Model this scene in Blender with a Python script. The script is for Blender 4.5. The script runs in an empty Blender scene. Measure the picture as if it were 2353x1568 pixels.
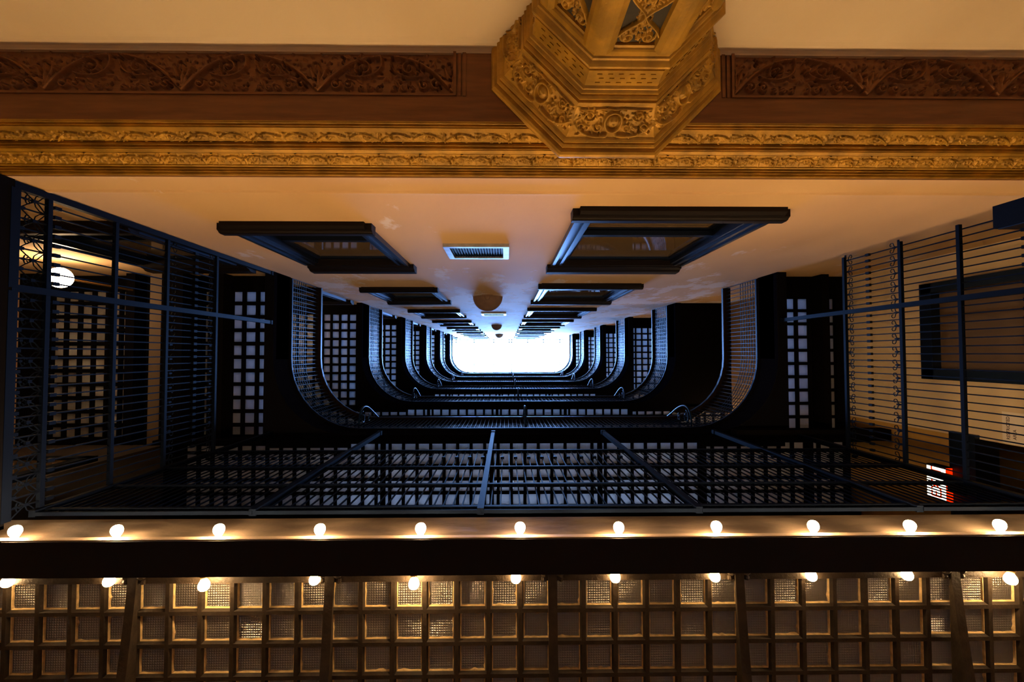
import bpy, math, random
import numpy as np
from mathutils import Matrix, Vector

random.seed(7)
PI = math.pi
scene = bpy.context.scene
COL = scene.collection

# ------------------------------------------------------------------ camera
# World: camera at the origin looking up the light well. +X is image right, +Y image down, +Z up.
F = 1022.0
W_, H_ = 2353.0, 1568.0
zc = Vector(((1163 - W_/2), -(814 - H_/2), -F)).normalized()      # world Z in camera space
xc = Vector((1.0, 0.0006, -0.0132))
xc = (xc - zc * xc.dot(zc)).normalized()
yc = zc.cross(xc).normalized()
R = Matrix((xc, yc, zc))          # rows: world axes in camera space  ->  camera-to-world rotation
cam_d = bpy.data.cameras.new('camera')
cam_d.sensor_width = 36.0
cam_d.lens = F / W_ * 36.0
cam_d.clip_start = 0.02
cam = bpy.data.objects.new('camera', cam_d)
cam.matrix_world = R.to_4x4()
COL.objects.link(cam)
scene.camera = cam

# ------------------------------------------------------------------ view, sky
scene.view_settings.view_transform = 'Standard'
scene.view_settings.look = 'None'
scene.view_settings.gamma = 1.0
scene.view_settings.exposure = 0.0
scene.view_settings.use_curve_mapping = False
scene.cycles.use_denoising = True
scene.cycles.max_bounces = 8
scene.cycles.diffuse_bounces = 5
scene.cycles.glossy_bounces = 3
scene.cycles.transparent_max_bounces = 8
scene.cycles.caustics_reflective = False
scene.cycles.caustics_refractive = False
scene.cycles.sample_clamp_indirect = 8.0

SKY = 195.0
world = bpy.data.worlds.new('sky')
scene.world = world
world.use_nodes = True
bg = world.node_tree.nodes['Background']
bg.inputs['Color'].default_value = (0.22, 0.45, 1.0, 1)
bg.inputs['Strength'].default_value = SKY

pl = bpy.data.lights.new('skylight_portal', 'AREA')
pl.shape = 'RECTANGLE'
pl.size, pl.size_y = 9.2, 3.3
pl.cycles.is_portal = True
po = bpy.data.objects.new('skylight_portal', pl)
po.location = (0.3, 0.55, 33.5)
COL.objects.link(po)

BULB = 660.0
WARM = (1.0, 0.62, 0.275)

# ------------------------------------------------------------------ materials
def nodes(name):
    m = bpy.data.materials.new(name)
    m.use_nodes = True
    nt = m.node_tree
    b = nt.nodes['Principled BSDF']
    return m, nt, b

def simple(name, col, rough=0.5, metal=0.0, spec=0.5, tint=None, noise=0.0, nscale=8.0, bump=0.0, bscale=40.0, col2=None, stretch=None):
    m, nt, b = nodes(name)
    b.inputs['Roughness'].default_value = rough
    b.inputs['Metallic'].default_value = metal
    b.inputs['Specular IOR Level'].default_value = spec
    b.inputs['Base Color'].default_value = (*col, 1)
    if tint: b.inputs['Specular Tint'].default_value = (*tint, 1)
    N, L = nt.nodes, nt.links
    tc = N.new('ShaderNodeTexCoord')
    src = tc.outputs['Object']
    if stretch:
        mp = N.new('ShaderNodeMapping')
        mp.inputs['Scale'].default_value = stretch
        L.new(src, mp.inputs['Vector']); src = mp.outputs['Vector']
    if noise or col2:
        n = N.new('ShaderNodeTexNoise'); n.inputs['Scale'].default_value = nscale
        n.inputs['Detail'].default_value = 6
        L.new(src, n.inputs['Vector'])
        r = N.new('ShaderNodeValToRGB')
        r.color_ramp.elements[0].position = 0.38; r.color_ramp.elements[1].position = 0.62
        c2 = col2 or tuple(c*(1-noise) for c in col)
        r.color_ramp.elements[0].color = (*c2, 1); r.color_ramp.elements[1].color = (*col, 1)
        L.new(n.outputs['Fac'], r.inputs['Fac']); L.new(r.outputs['Color'], b.inputs['Base Color'])
    if bump:
        n2 = N.new('ShaderNodeTexNoise'); n2.inputs['Scale'].default_value = bscale
        n2.inputs['Detail'].default_value = 5
        L.new(src, n2.inputs['Vector'])
        bp = N.new('ShaderNodeBump'); bp.inputs['Strength'].default_value = bump
        bp.inputs['Distance'].default_value = 0.01
        L.new(n2.outputs['Fac'], bp.inputs['Height']); L.new(bp.outputs['Normal'], b.inputs['Normal'])
    return m

M = {}
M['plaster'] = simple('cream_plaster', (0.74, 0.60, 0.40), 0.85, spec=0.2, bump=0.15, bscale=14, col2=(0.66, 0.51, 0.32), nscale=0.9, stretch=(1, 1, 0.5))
# upper wall: cream distemper with paler worn patches
def worn_plaster():
    m, nt, b = nodes('worn_cream_plaster')
    N, L = nt.nodes, nt.links
    b.inputs['Roughness'].default_value = 0.8
    b.inputs['Specular IOR Level'].default_value = 0.25
    tc = N.new('ShaderNodeTexCoord')
    mp = N.new('ShaderNodeMapping'); mp.inputs['Scale'].default_value = (1.1, 1, 0.55)
    L.new(tc.outputs['Object'], mp.inputs['Vector'])
    n = N.new('ShaderNodeTexNoise'); n.inputs['Scale'].default_value = 1.7; n.inputs['Detail'].default_value = 7; n.inputs['Roughness'].default_value = 0.65
    L.new(mp.outputs['Vector'], n.inputs['Vector'])
    r = N.new('ShaderNodeValToRGB')
    r.color_ramp.elements[0].position = 0.50; r.color_ramp.elements[1].position = 0.55
    r.color_ramp.elements[0].color = (0.70, 0.47, 0.25, 1); r.color_ramp.elements[1].color = (0.80, 0.70, 0.64, 1)
    # the distemper is more weathered towards the open top of the well
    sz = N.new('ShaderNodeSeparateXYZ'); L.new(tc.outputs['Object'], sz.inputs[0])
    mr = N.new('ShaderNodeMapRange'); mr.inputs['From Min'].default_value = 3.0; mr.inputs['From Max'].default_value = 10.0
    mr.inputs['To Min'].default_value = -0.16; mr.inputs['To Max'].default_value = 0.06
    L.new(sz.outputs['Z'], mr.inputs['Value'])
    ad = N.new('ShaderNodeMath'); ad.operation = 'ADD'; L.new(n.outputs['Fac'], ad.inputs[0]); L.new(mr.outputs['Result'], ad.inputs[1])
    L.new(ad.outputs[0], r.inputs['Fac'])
    n3 = N.new('ShaderNodeTexNoise'); n3.inputs['Scale'].default_value = 0.8
    L.new(mp.outputs['Vector'], n3.inputs['Vector'])
    mx = N.new('ShaderNodeMix'); mx.data_type = 'RGBA'; mx.blend_type = 'MULTIPLY'
    r2 = N.new('ShaderNodeValToRGB'); r2.color_ramp.elements[0].position = 0.3; r2.color_ramp.elements[1].position = 0.7
    r2.color_ramp.elements[0].color = (0.8, 0.76, 0.7, 1); r2.color_ramp.elements[1].color = (1, 1, 1, 1)
    L.new(n3.outputs['Fac'], r2.inputs['Fac'])
    mx.inputs['Factor'].default_value = 1.0
    L.new(r.outputs['Color'], mx.inputs['A']); L.new(r2.outputs['Color'], mx.inputs['B'])
    L.new(mx.outputs['Result'], b.inputs['Base Color'])
    bp = N.new('ShaderNodeBump'); bp.inputs['Strength'].default_value = 0.25; bp.inputs['Distance'].default_value = 0.02
    L.new(n.outputs['Fac'], bp.inputs['Height']); L.new(bp.outputs['Normal'], b.inputs['Normal'])
    return m
M['worn'] = worn_plaster()
M['yellow'] = simple('yellow_plaster', (0.55, 0.33, 0.08), 0.8, noise=0.15, nscale=2)
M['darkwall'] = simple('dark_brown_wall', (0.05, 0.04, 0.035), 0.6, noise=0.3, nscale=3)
M['midwall'] = simple('brown_plaster_wall', (0.32, 0.20, 0.11), 0.8, noise=0.2, nscale=2)
M['iron'] = simple('black_painted_iron', (0.004, 0.004, 0.006), 0.9, spec=0.0)
M['ironrail'] = simple('black_satin_ironwork', (0.0025, 0.004, 0.010), 0.5, spec=0.035, tint=(0.14, 0.42, 1.0))
M['ironblue'] = simple('blue_black_ironwork', (0.003, 0.011, 0.032), 0.45, spec=0.07, tint=(0.14, 0.42, 1.0))
M['grid'] = simple('brown_black_iron_grid', (0.050, 0.036, 0.024), 0.5, spec=0.3, noise=0.4, nscale=14, bump=0.3, bscale=60)
M['griddark'] = simple('black_iron_grid', (0.004, 0.0035, 0.0035), 0.8, spec=0.0)
M['beam'] = simple('bronze_brown_enamel', (0.11, 0.083, 0.062), 0.36, metal=0.2, spec=0.5, nscale=3.2, col2=(0.045, 0.032, 0.024), bump=0.5, bscale=7, stretch=(1, 3, 2.2))
M['putty'] = simple('old_cream_putty', (0.80, 0.58, 0.28), 0.8, noise=0.3, nscale=30)
M['wood'] = simple('dark_brown_carved_wood', (0.24, 0.098, 0.030), 0.5, spec=0.35, noise=0.25, nscale=5, stretch=(0.6, 6, 6), bump=0.15, bscale=18)
M['gold'] = simple('gilded_plaster', (0.50, 0.27, 0.022), 0.46, metal=0.25, spec=0.5, noise=0.4, nscale=9, bump=0.3, bscale=55)
M['golddark'] = simple('tarnished_gilt', (0.40, 0.20, 0.03), 0.5, metal=0.25, spec=0.4, noise=0.35, nscale=12)
M['panel'] = simple('dark_green_brown_panel', (0.035, 0.028, 0.014), 0.6, noise=0.4, nscale=20)
M['window'] = simple('blue_black_painted_wood', (0.003, 0.003, 0.006), 0.38, spec=0.9, tint=(0.22, 0.5, 1.0))
M['sill'] = simple('black_brown_painted_sill', (0.006, 0.004, 0.004), 0.5, spec=0.12)
M['trimmetal'] = simple('dull_grey_metal', (0.42, 0.45, 0.50), 0.4, metal=0.6, noise=0.25, nscale=12)
M['lampbrown'] = simple('brown_plaster_bowl', (0.25, 0.15, 0.10), 0.7, noise=0.2)
M['floor'] = simple('tan_marble_floor', (0.40, 0.28, 0.17), 0.35, noise=0.2, nscale=3)
M['paper'] = simple('off_white_card', (0.85, 0.76, 0.66), 0.7)
M['ink'] = simple('dark_ink', (0.06, 0.03, 0.03), 0.6)
M['brass'] = simple('aged_brass_socket', (0.35, 0.22, 0.08), 0.35, metal=0.8)

def dark_glass():
    m, nt, b = nodes('dark_window_glass')
    b.inputs['Base Color'].default_value = (0.13, 0.088, 0.046, 1)  # brown reflection in the panes put into the base colour
    b.inputs['Roughness'].default_value = 0.04
    b.inputs['Specular IOR Level'].default_value = 0.9
    return m
M['glass'] = dark_glass()

def prism_glass():
    """pressed square floor lights: milky glass with a waffle of small lenses"""
    m = bpy.data.materials.new('waffled_prism_glass'); m.use_nodes = True
    nt = m.node_tree; N, L = nt.nodes, nt.links
    N.clear()
    out = N.new('ShaderNodeOutputMaterial')
    tr = N.new('ShaderNodeBsdfTranslucent'); tr.inputs['Color'].default_value = (0.95, 0.95, 0.95, 1)
    df = N.new('ShaderNodeBsdfDiffuse'); df.inputs['Color'].default_value = (0.46, 0.41, 0.36, 1)
    gl = N.new('ShaderNodeBsdfGlossy'); gl.inputs['Roughness'].default_value = 0.14; gl.inputs['Color'].default_value = (0.9, 0.9, 0.9, 1)
    m1 = N.new('ShaderNodeMixShader'); m1.inputs[0].default_value = 0.25
    L.new(tr.outputs[0], m1.inputs[1]); L.new(df.outputs[0], m1.inputs[2])
    m2 = N.new('ShaderNodeMixShader'); m2.inputs[0].default_value = 0.24
    L.new(m1.outputs[0], m2.inputs[1]); L.new(gl.outputs[0], m2.inputs[2])
    L.new(m2.outputs[0], out.inputs['Surface'])
    geo = N.new('ShaderNodeNewGeometry')
    mp = N.new('ShaderNodeVectorMath'); mp.operation = 'SCALE'; mp.inputs['Scale'].default_value = PI / 0.0145
    L.new(geo.outputs['Position'], mp.inputs[0])
    sx = N.new('ShaderNodeSeparateXYZ'); L.new(mp.outputs[0], sx.inputs[0])
    def s(o):
        a = N.new('ShaderNodeMath'); a.operation = 'SINE'; L.new(o, a.inputs[0])
        c = N.new('ShaderNodeMath'); c.operation = 'ABSOLUTE'; L.new(a.outputs[0], c.inputs[0]); return c.outputs[0]
    mu = N.new('ShaderNodeMath'); mu.operation = 'MULTIPLY'
    L.new(s(sx.outputs['X']), mu.inputs[0]); L.new(s(sx.outputs['Y']), mu.inputs[1])
    bp = N.new('ShaderNodeBump'); bp.inputs['Strength'].default_value = 1.0; bp.inputs['Distance'].default_value = 0.006
    L.new(mu.outputs[0], bp.inputs['Height'])
    L.new(bp.outputs['Normal'], gl.inputs['Normal']); L.new(bp.outputs['Normal'], df.inputs['Normal'])
    return m
M['prism'] = prism_glass()

def emit(name, col, strength):
    m = bpy.data.materials.new(name); m.use_nodes = True
    nt = m.node_tree; nt.nodes.clear()
    o = nt.nodes.new('ShaderNodeOutputMaterial'); e = nt.nodes.new('ShaderNodeEmission')
    e.inputs['Color'].default_value = (*col, 1); e.inputs['Strength'].default_value = strength
    nt.links.new(e.outputs[0], o.inputs['Surface'])
    return m
M['bulb'] = emit('lit_bulb_glass', WARM, BULB)
M['bulb_dim'] = emit('dimmer_bulb_glass', WARM, BULB*0.12)
M['fill_glow'] = emit('added_fill_glow', (0.38, 0.57, 1.0), 18.0)  # cool glow of the added walkway fill lamps, not daylight
M['bulb_mid'] = emit('bulb_glass_behind_beam', WARM, BULB*0.3)
M['globe'] = emit('lit_opal_globe', (1.0, 0.66, 0.36), 60.0)
M['exit_white'] = emit('lit_exit_face', (1.0, 0.86, 0.62), 9.0)
M['exit_red'] = emit('lit_red_letter', (1.0, 0.02, 0.0), 1.4)

def sky_glass():
    m = bpy.data.materials.new('clear_roof_glass'); m.use_nodes = True
    nt = m.node_tree; N, L = nt.nodes, nt.links; N.clear()
    o = N.new('ShaderNodeOutputMaterial'); t = N.new('ShaderNodeBsdfTransparent'); t.inputs['Color'].default_value = (0.93, 0.96, 1, 1)
    g = N.new('ShaderNodeBsdfGlossy'); g.inputs['Roughness'].default_value = 0.05
    mx = N.new('ShaderNodeMixShader'); mx.inputs[0].default_value = 0.05
    L.new(t.outputs[0], mx.inputs[1]); L.new(g.outputs[0], mx.inputs[2]); L.new(mx.outputs[0], o.inputs['Surface'])
    return m
M['skyglass'] = sky_glass()

# ------------------------------------------------------------------ mesh builder
def wloc(o):
    v = Vector((0, 0, 0))
    while o is not None:
        v = v + o.location; o = o.parent
    return v

class MB:
    def __init__(s): s.v = []; s.f = []
    def add(s, vs, fs):
        b = len(s.v); s.v += vs; s.f += [tuple(i + b for i in f) for f in fs]
    def box(s, x0, x1, y0, y1, z0, z1):
        s.add([(x0,y0,z0),(x1,y0,z0),(x1,y1,z0),(x0,y1,z0),(x0,y0,z1),(x1,y0,z1),(x1,y1,z1),(x0,y1,z1)],
              [(0,3,2,1),(4,5,6,7),(0,1,5,4),(1,2,6,5),(2,3,7,6),(3,0,4,7)])
        return s
    def quad(s, a, b, c, d): s.add([a, b, c, d], [(0,1,2,3)]); return s
    def sweep(s, path, prof, closed_prof=True, caps=True):
        """path: [(x,y)], prof: [(n,z)] with n measured to the left of travel"""
        n = len(path); rings = []
        for i, (x, y) in enumerate(path):
            a = path[max(0, i-1)]; c = path[min(n-1, i+1)]
            dx, dy = c[0]-a[0], c[1]-a[1]; l = math.hypot(dx, dy)
            nx, ny = -dy/l, dx/l
            k = 1.0
            if 0 < i < n-1:
                d1 = (x-a[0], y-a[1]); l1 = math.hypot(*d1)
                k = 1/max(0.5, abs((d1[0]*dx+d1[1]*dy)/(l1*l)))
            rings.append([(x+nx*p*k, y+ny*p*k, z) for p, z in prof])
        m = len(prof); vs = [v for r in rings for v in r]; fs = []
        for i in range(n-1):
            for j in range(m if closed_prof else m-1):
                j2 = (j+1) % m
                fs.append((i*m+j, (i+1)*m+j, (i+1)*m+j2, i*m+j2))
        if caps and closed_prof:
            fs.append(tuple(range(m-1, -1, -1))); fs.append(tuple((n-1)*m+j for j in range(m)))
        s.add(vs, fs); return s
    def tube(s, pts, r, seg=6, r_end=None, flat=None):
        """round tube along 3D points"""
        P = [Vector(p) for p in pts]; n = len(P); vs = []; fs = []
        up0 = Vector((0.13, 0.21, 0.97))
        for i, p in enumerate(P):
            t = (P[min(n-1, i+1)] - P[max(0, i-1)])
            if t.length < 1e-9: t = Vector((0, 0, 1))
            t.normalize()
            u = t.cross(up0)
            if u.length < 0.05: u = t.cross(Vector((1, 0, 0)))
            u.normalize(); w = t.cross(u)
            rr = r if r_end is None else r + (r_end-r)*i/(n-1)
            for k in range(seg):
                a = 2*PI*k/seg
                vs.append(tuple(p + u*math.cos(a)*rr + w*math.sin(a)*rr))
        for i in range(n-1):
            for k in range(seg):
                k2 = (k+1) % seg
                fs.append((i*seg+k, i*seg+k2, (i+1)*seg+k2, (i+1)*seg+k))
        fs.append(tuple(range(seg-1, -1, -1))); fs.append(tuple((n-1)*seg+k for k in range(seg)))
        s.add(vs, fs); return s
    def lathe(s, prof, seg=20, axis='z', c=(0,0,0), a0=0, a1=2*PI):
        """prof: [(r, t)] along axis"""
        full = abs(a1-a0-2*PI) < 1e-6
        n = seg if full else seg+1; vs = []; fs = []
        for r, t in prof:
            for k in range(n):
                a = a0 + (a1-a0)*k/seg
                p, q = r*math.cos(a), r*math.sin(a)
                v = {'z': (p, q, t), 'y': (p, t, q), 'x': (t, p, q)}[axis]
                vs.append((v[0]+c[0], v[1]+c[1], v[2]+c[2]))
        for i in range(len(prof)-1):
            for k in range(seg):
                k2 = (k+1) % n if full else k+1
                fs.append((i*n+k, i*n+k2, (i+1)*n+k2, (i+1)*n+k))
        s.add(vs, fs); return s
    def build(s, name, mat, parent=None, smooth=False):
        o_ = wloc(parent) if parent else Vector((0, 0, 0))
        vs = [(v[0]-o_.x, v[1]-o_.y, v[2]-o_.z) for v in s.v]
        return s.link(vs, name, mat, parent, smooth)
    def local(s, name, mat, parent=None, smooth=False):
        return s.link(s.v, name, mat, parent, smooth)
    def link(s, vs, name, mat, parent, smooth):
        me = bpy.data.meshes.new(name)
        me.from_pydata(vs, [], s.f)
        me.materials.append(mat if not isinstance(mat, str) else M[mat])
        if smooth:
            me.polygons.foreach_set('use_smooth', [True]*len(me.polygons))
        me.update()
        o = bpy.data.objects.new(name, me); COL.objects.link(o)
        if parent: o.parent = parent
        return o

def tag(o, label=None, cat=None, group=None, kind=None):
    if label: o['label'] = label
    if cat: o['category'] = cat
    if group: o['group'] = group
    if kind: o['kind'] = kind
    return o

def empty(name, loc, rz=0.0):
    o = bpy.data.objects.new(name, None); COL.objects.link(o)
    o.location = loc; o.rotation_euler = (0, 0, rz); o.empty_display_size = 0.1
    return o

KIDS = {}
def copy_tree(o, parent=None):
    c = o.copy(); COL.objects.link(c)
    if parent: c.parent = parent
    for ch in list(o.children): copy_tree(ch, c)
    return c

ORD = ['first', 'second', 'third', 'fourth', 'fifth', 'sixth', 'seventh', 'eighth', 'ninth', 'tenth', 'eleventh']

# levels
S1 = 2.80
def SL(n): return 6.40 + 3.6*(n-2) if n >= 2 else S1
XL, XR, YW, YF = -3.08, 3.65, -1.10, 1.07
XWL, XWR, YB = -6.6, 4.86, 2.25
TOP = 33.0

# ------------------------------------------------------------------ relief height maps
def stamps_height(nx, ny, wx, wy, stamps, wrap=True):
    """stamps: (x, y, r, h); returns ny x nx heights over a wx by wy tile"""
    X = np.linspace(0, wx, nx); Y = np.linspace(0, wy, ny)
    H = np.zeros((ny, nx))
    sh = (-wx, 0, wx) if wrap else (0,)
    for (x, y, r, h) in stamps:
        for d in sh:
            xx = x + d
            i0 = int((xx-r)/wx*(nx-1)); i1 = int((xx+r)/wx*(nx-1))+2
            j0 = int((y-r)/wy*(ny-1)); j1 = int((y+r)/wy*(ny-1))+2
            i0 = max(i0, 0); j0 = max(j0, 0); i1 = min(i1, nx); j1 = min(j1, ny)
            if i0 >= i1 or j0 >= j1: continue
            d2 = ((X[i0:i1][None, :]-xx)**2 + (Y[j0:j1][:, None]-y)**2)/(r*r)
            hh = h*np.sqrt(np.clip(1-d2, 0, 1))
            if h >= 0: H[j0:j1, i0:i1] = np.maximum(H[j0:j1, i0:i1], hh)
            else: H[j0:j1, i0:i1] = np.where(d2 < 1, np.minimum(H[j0:j1, i0:i1], hh), H[j0:j1, i0:i1])
    return H

def spiral(cx, cy, r0, turns, a0, d, w0, w1, h, n=40):
    out = []
    for i in range(n):
        t = i/(n-1); a = a0 + d*2*PI*turns*t; r = r0*(1-0.9*t)
        w = w0 + (w1-w0)*t
        out.append((cx+r*math.cos(a), cy+r*math.sin(a), w, h*(0.7+0.3*t)))
    out.append((cx, cy, w1*1.7, h*1.15))
    return out

def bez(p, w0, w1, h, n=30):
    out = []
    for i in range(n):
        t = i/(n-1)
        q = [Vector((a, b)) for a, b in p]
        while len(q) > 1: q = [q[k]*(1-t)+q[k+1]*t for k in range(len(q)-1)]
        out.append((q[0].x, q[0].y, w0+(w1-w0)*t, h))
    return out

def leaf(x, y, a, l, w, h, n=9):
    return [(x+math.cos(a)*l*i/(n-1), y+math.sin(a)*l*i/(n-1), max(0.0015, w*math.sin(PI*(0.12+0.85*i/(n-1)))), h) for i in range(n)]

def leafy(rnd, x0, x1, y0, y1, n, l, w, h):
    out = []
    for _ in range(n):
        out += leaf(rnd.uniform(x0, x1), rnd.uniform(y0, y1), rnd.uniform(0, 2*PI), l*rnd.uniform(.6, 1.2), w*rnd.uniform(.6, 1.2), h*rnd.uniform(.5, 1))
    return out

def frieze_tile():
    """palmette and rinceau, 0.74 x 0.235; y=0 at the far edge from the pier's plain strip"""
    P, Hh = 0.74, 0.235
    rnd = random.Random(3); st = []
    by = Hh-0.012
    st += leafy(rnd, 0, P, 0.01, Hh-0.02, 120, 0.035, 0.008, 0.008)
    for a, l in ((-90, .17), (-70, .15), (-110, .15), (-52, .12), (-128, .12)):
        st += leaf(0, by, math.radians(a), l, 0.014, 0.017, 16)
    for s_ in (1, -1):
        f = lambda x: (s_*x) % P if False else s_*x
        st += [(f(x), y, w, h) for x, y, w, h in bez([(0.0, by), (0.10, 0.12), (0.16, 0.05), (0.34, 0.03)], 0.011, 0.009, 0.019, 46)]
        st += [(f(x), y, w, h) for x, y, w, h in bez([(0.34, 0.03), (0.37, 0.12), (0.26, 0.17), (0.15, 0.13)], 0.008, 0.006, 0.015, 40)]
        st += [(f(x), y, w, h) for x, y, w, h in spiral(0.245, 0.095, 0.052, 1.6, 2.2, 1, 0.008, 0.006, 0.018)]
        st += [(f(x), y, w, h) for x, y, w, h in spiral(0.09, 0.185, 0.032, 1.3, -1.2, 1, 0.008, 0.005, 0.018)]
        st += [(f(x), y, w, h) for x, y, w, h in spiral(0.16, 0.19, 0.030, 1.3, -1.8, 1, 0.008, 0.005, 0.018)]
        for i in range(3):
            st += [(f(x), y, w, h) for x, y, w, h in spiral(0.225+0.05*i, 0.205, 0.018, 1.1, -1.5, 1, 0.006, 0.004, 0.014, 20)]
    for _ in range(60):
        st.append((rnd.uniform(0, P), rnd.uniform(0.02, Hh-0.03), rnd.uniform(.005, .010), -0.016))
    st = [((x % P), y, w, h) for x, y, w, h in st]
    return P, Hh, stamps_height(190, 62, P, Hh, st)

def band_tile(P, Hh, seed, nx, ny, dens):
    rnd = random.Random(seed); st = []
    st += leafy(rnd, 0, P, 0.004, Hh-0.004, dens, Hh*0.28, Hh*0.06, 0.006)
    for s_ in (1, -1):
        st += [((s_*x) % P, y, w, h) for x, y, w, h in bez([(0, Hh*.9), (P*.16, Hh*.1), (P*.30, Hh*.1), (P*.47, Hh*.55)], Hh*.07, Hh*.05, 0.009, 40)]
        st += [((s_*x) % P, y, w, h) for x, y, w, h in spiral(P*.20, Hh*.55, Hh*.25, 1.4, 0, 1, Hh*.07, Hh*.05, 0.010)]
        st += [((s_*x) % P, y, w, h) for x, y, w, h in spiral(P*.38, Hh*.45, Hh*.20, 1.3, 1, -1, Hh*.07, Hh*.05, 0.009)]
    st += leaf(0.0, Hh*.95, -PI/2, Hh*.8, Hh*.12, 0.011, 12)
    for _ in range(int(dens*.25)):
        st.append((rnd.uniform(0, P), rnd.uniform(Hh*.15, Hh*.9), rnd.uniform(.05, .09)*Hh, -0.006))
    return P, Hh, stamps_height(nx, ny, P, Hh, st)

def grid_mesh(name, P3, mat, parent):
    """P3: ny x nx x 3 array of points"""
    ny, nx = P3.shape[:2]
    o_ = wloc(parent) if parent else Vector((0, 0, 0))
    V = (P3.reshape(-1, 3) - np.array(o_[:])[None, :])
    idx = np.arange(ny*nx).reshape(ny, nx)
    q = np.stack([idx[:-1, :-1], idx[:-1, 1:], idx[1:, 1:], idx[1:, :-1]], -1).reshape(-1, 4)
    me = bpy.data.meshes.new(name)
    me.vertices.add(len(V)); me.vertices.foreach_set('co', V.astype('f').ravel())
    me.loops.add(q.size); me.loops.foreach_set('vertex_index', q.astype('i').ravel())
    me.polygons.add(len(q)); me.polygons.foreach_set('loop_start', np.arange(0, q.size, 4).astype('i'))
    me.polygons.foreach_set('loop_total', np.full(len(q), 4, 'i'))
    me.polygons.foreach_set('use_smooth', np.ones(len(q), bool))
    me.materials.append(M[mat]); me.update(calc_edges=True); me.validate()
    o = bpy.data.objects.new(name, me); COL.objects.link(o)
    if parent: o.parent = parent
    return o

def repeat_relief(tile, x0, x1):
    P, Hh, Hm = tile
    nx = Hm.shape[1]-1
    n = int(round((x1-x0)/P*nx))
    cols = np.arange(n+1) % nx
    return np.linspace(x0, x1, n+1), Hm[:, cols]

# ------------------------------------------------------------------ the long wall with its windows
WINS = []      # (x0, x1, sill_h, cap_h) in floor 0
WCOLS = [('broad column of windows near the pier', 0.505, 2.16, 3.32), ('narrower column of windows past the vents', -2.42, -1.13, 3.72), ('outer column of windows behind the walkways', -4.43, -3.15, 3.72)]
NF = 8
holes = []
for (nm, a, b, hs) in WCOLS:
    for k in range(NF):
        holes.append((a+0.16, b-0.16, hs+0.10+3.6*k, 5.36+3.6*k))
def wall_with_holes(mb, x0, x1, z0, z1, y, holes, flip=False):
    xs = sorted(set([x0, x1]+[h[0] for h in holes]+[h[1] for h in holes]))
    zs = sorted(set([z0, z1]+[h[2] for h in holes]+[h[3] for h in holes]))
    for i in range(len(xs)-1):
        for j in range(len(zs)-1):
            cx, cz = (xs[i]+xs[i+1])/2, (zs[j]+zs[j+1])/2
            if any(h[0] < cx < h[1] and h[2] < cz < h[3] for h in holes): continue
            mb.box(xs[i], xs[i+1], y-0.30, y, zs[j], zs[j+1])
mb = MB()
wall_with_holes(mb, XWL, 6.6, 2.752, TOP, YW, holes)
tag(mb.build('wall_back', 'worn'), 'tall cream plaster wall of the light well, worn and patchy higher up', 'wall', kind='structure')
# faint string moulding a little above the cornice
mb = MB(); mb.sweep([(XWL, YW), (6.6, YW)], [(0, 2.975), (0.010, 2.985), (0.012, 3.0), (0.010, 3.015), (0, 3.025)])
tag(mb.build('trim_3', 'worn'), 'slim raised line in the plaster just above the gold cornice', 'moulding', kind='structure')

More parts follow.
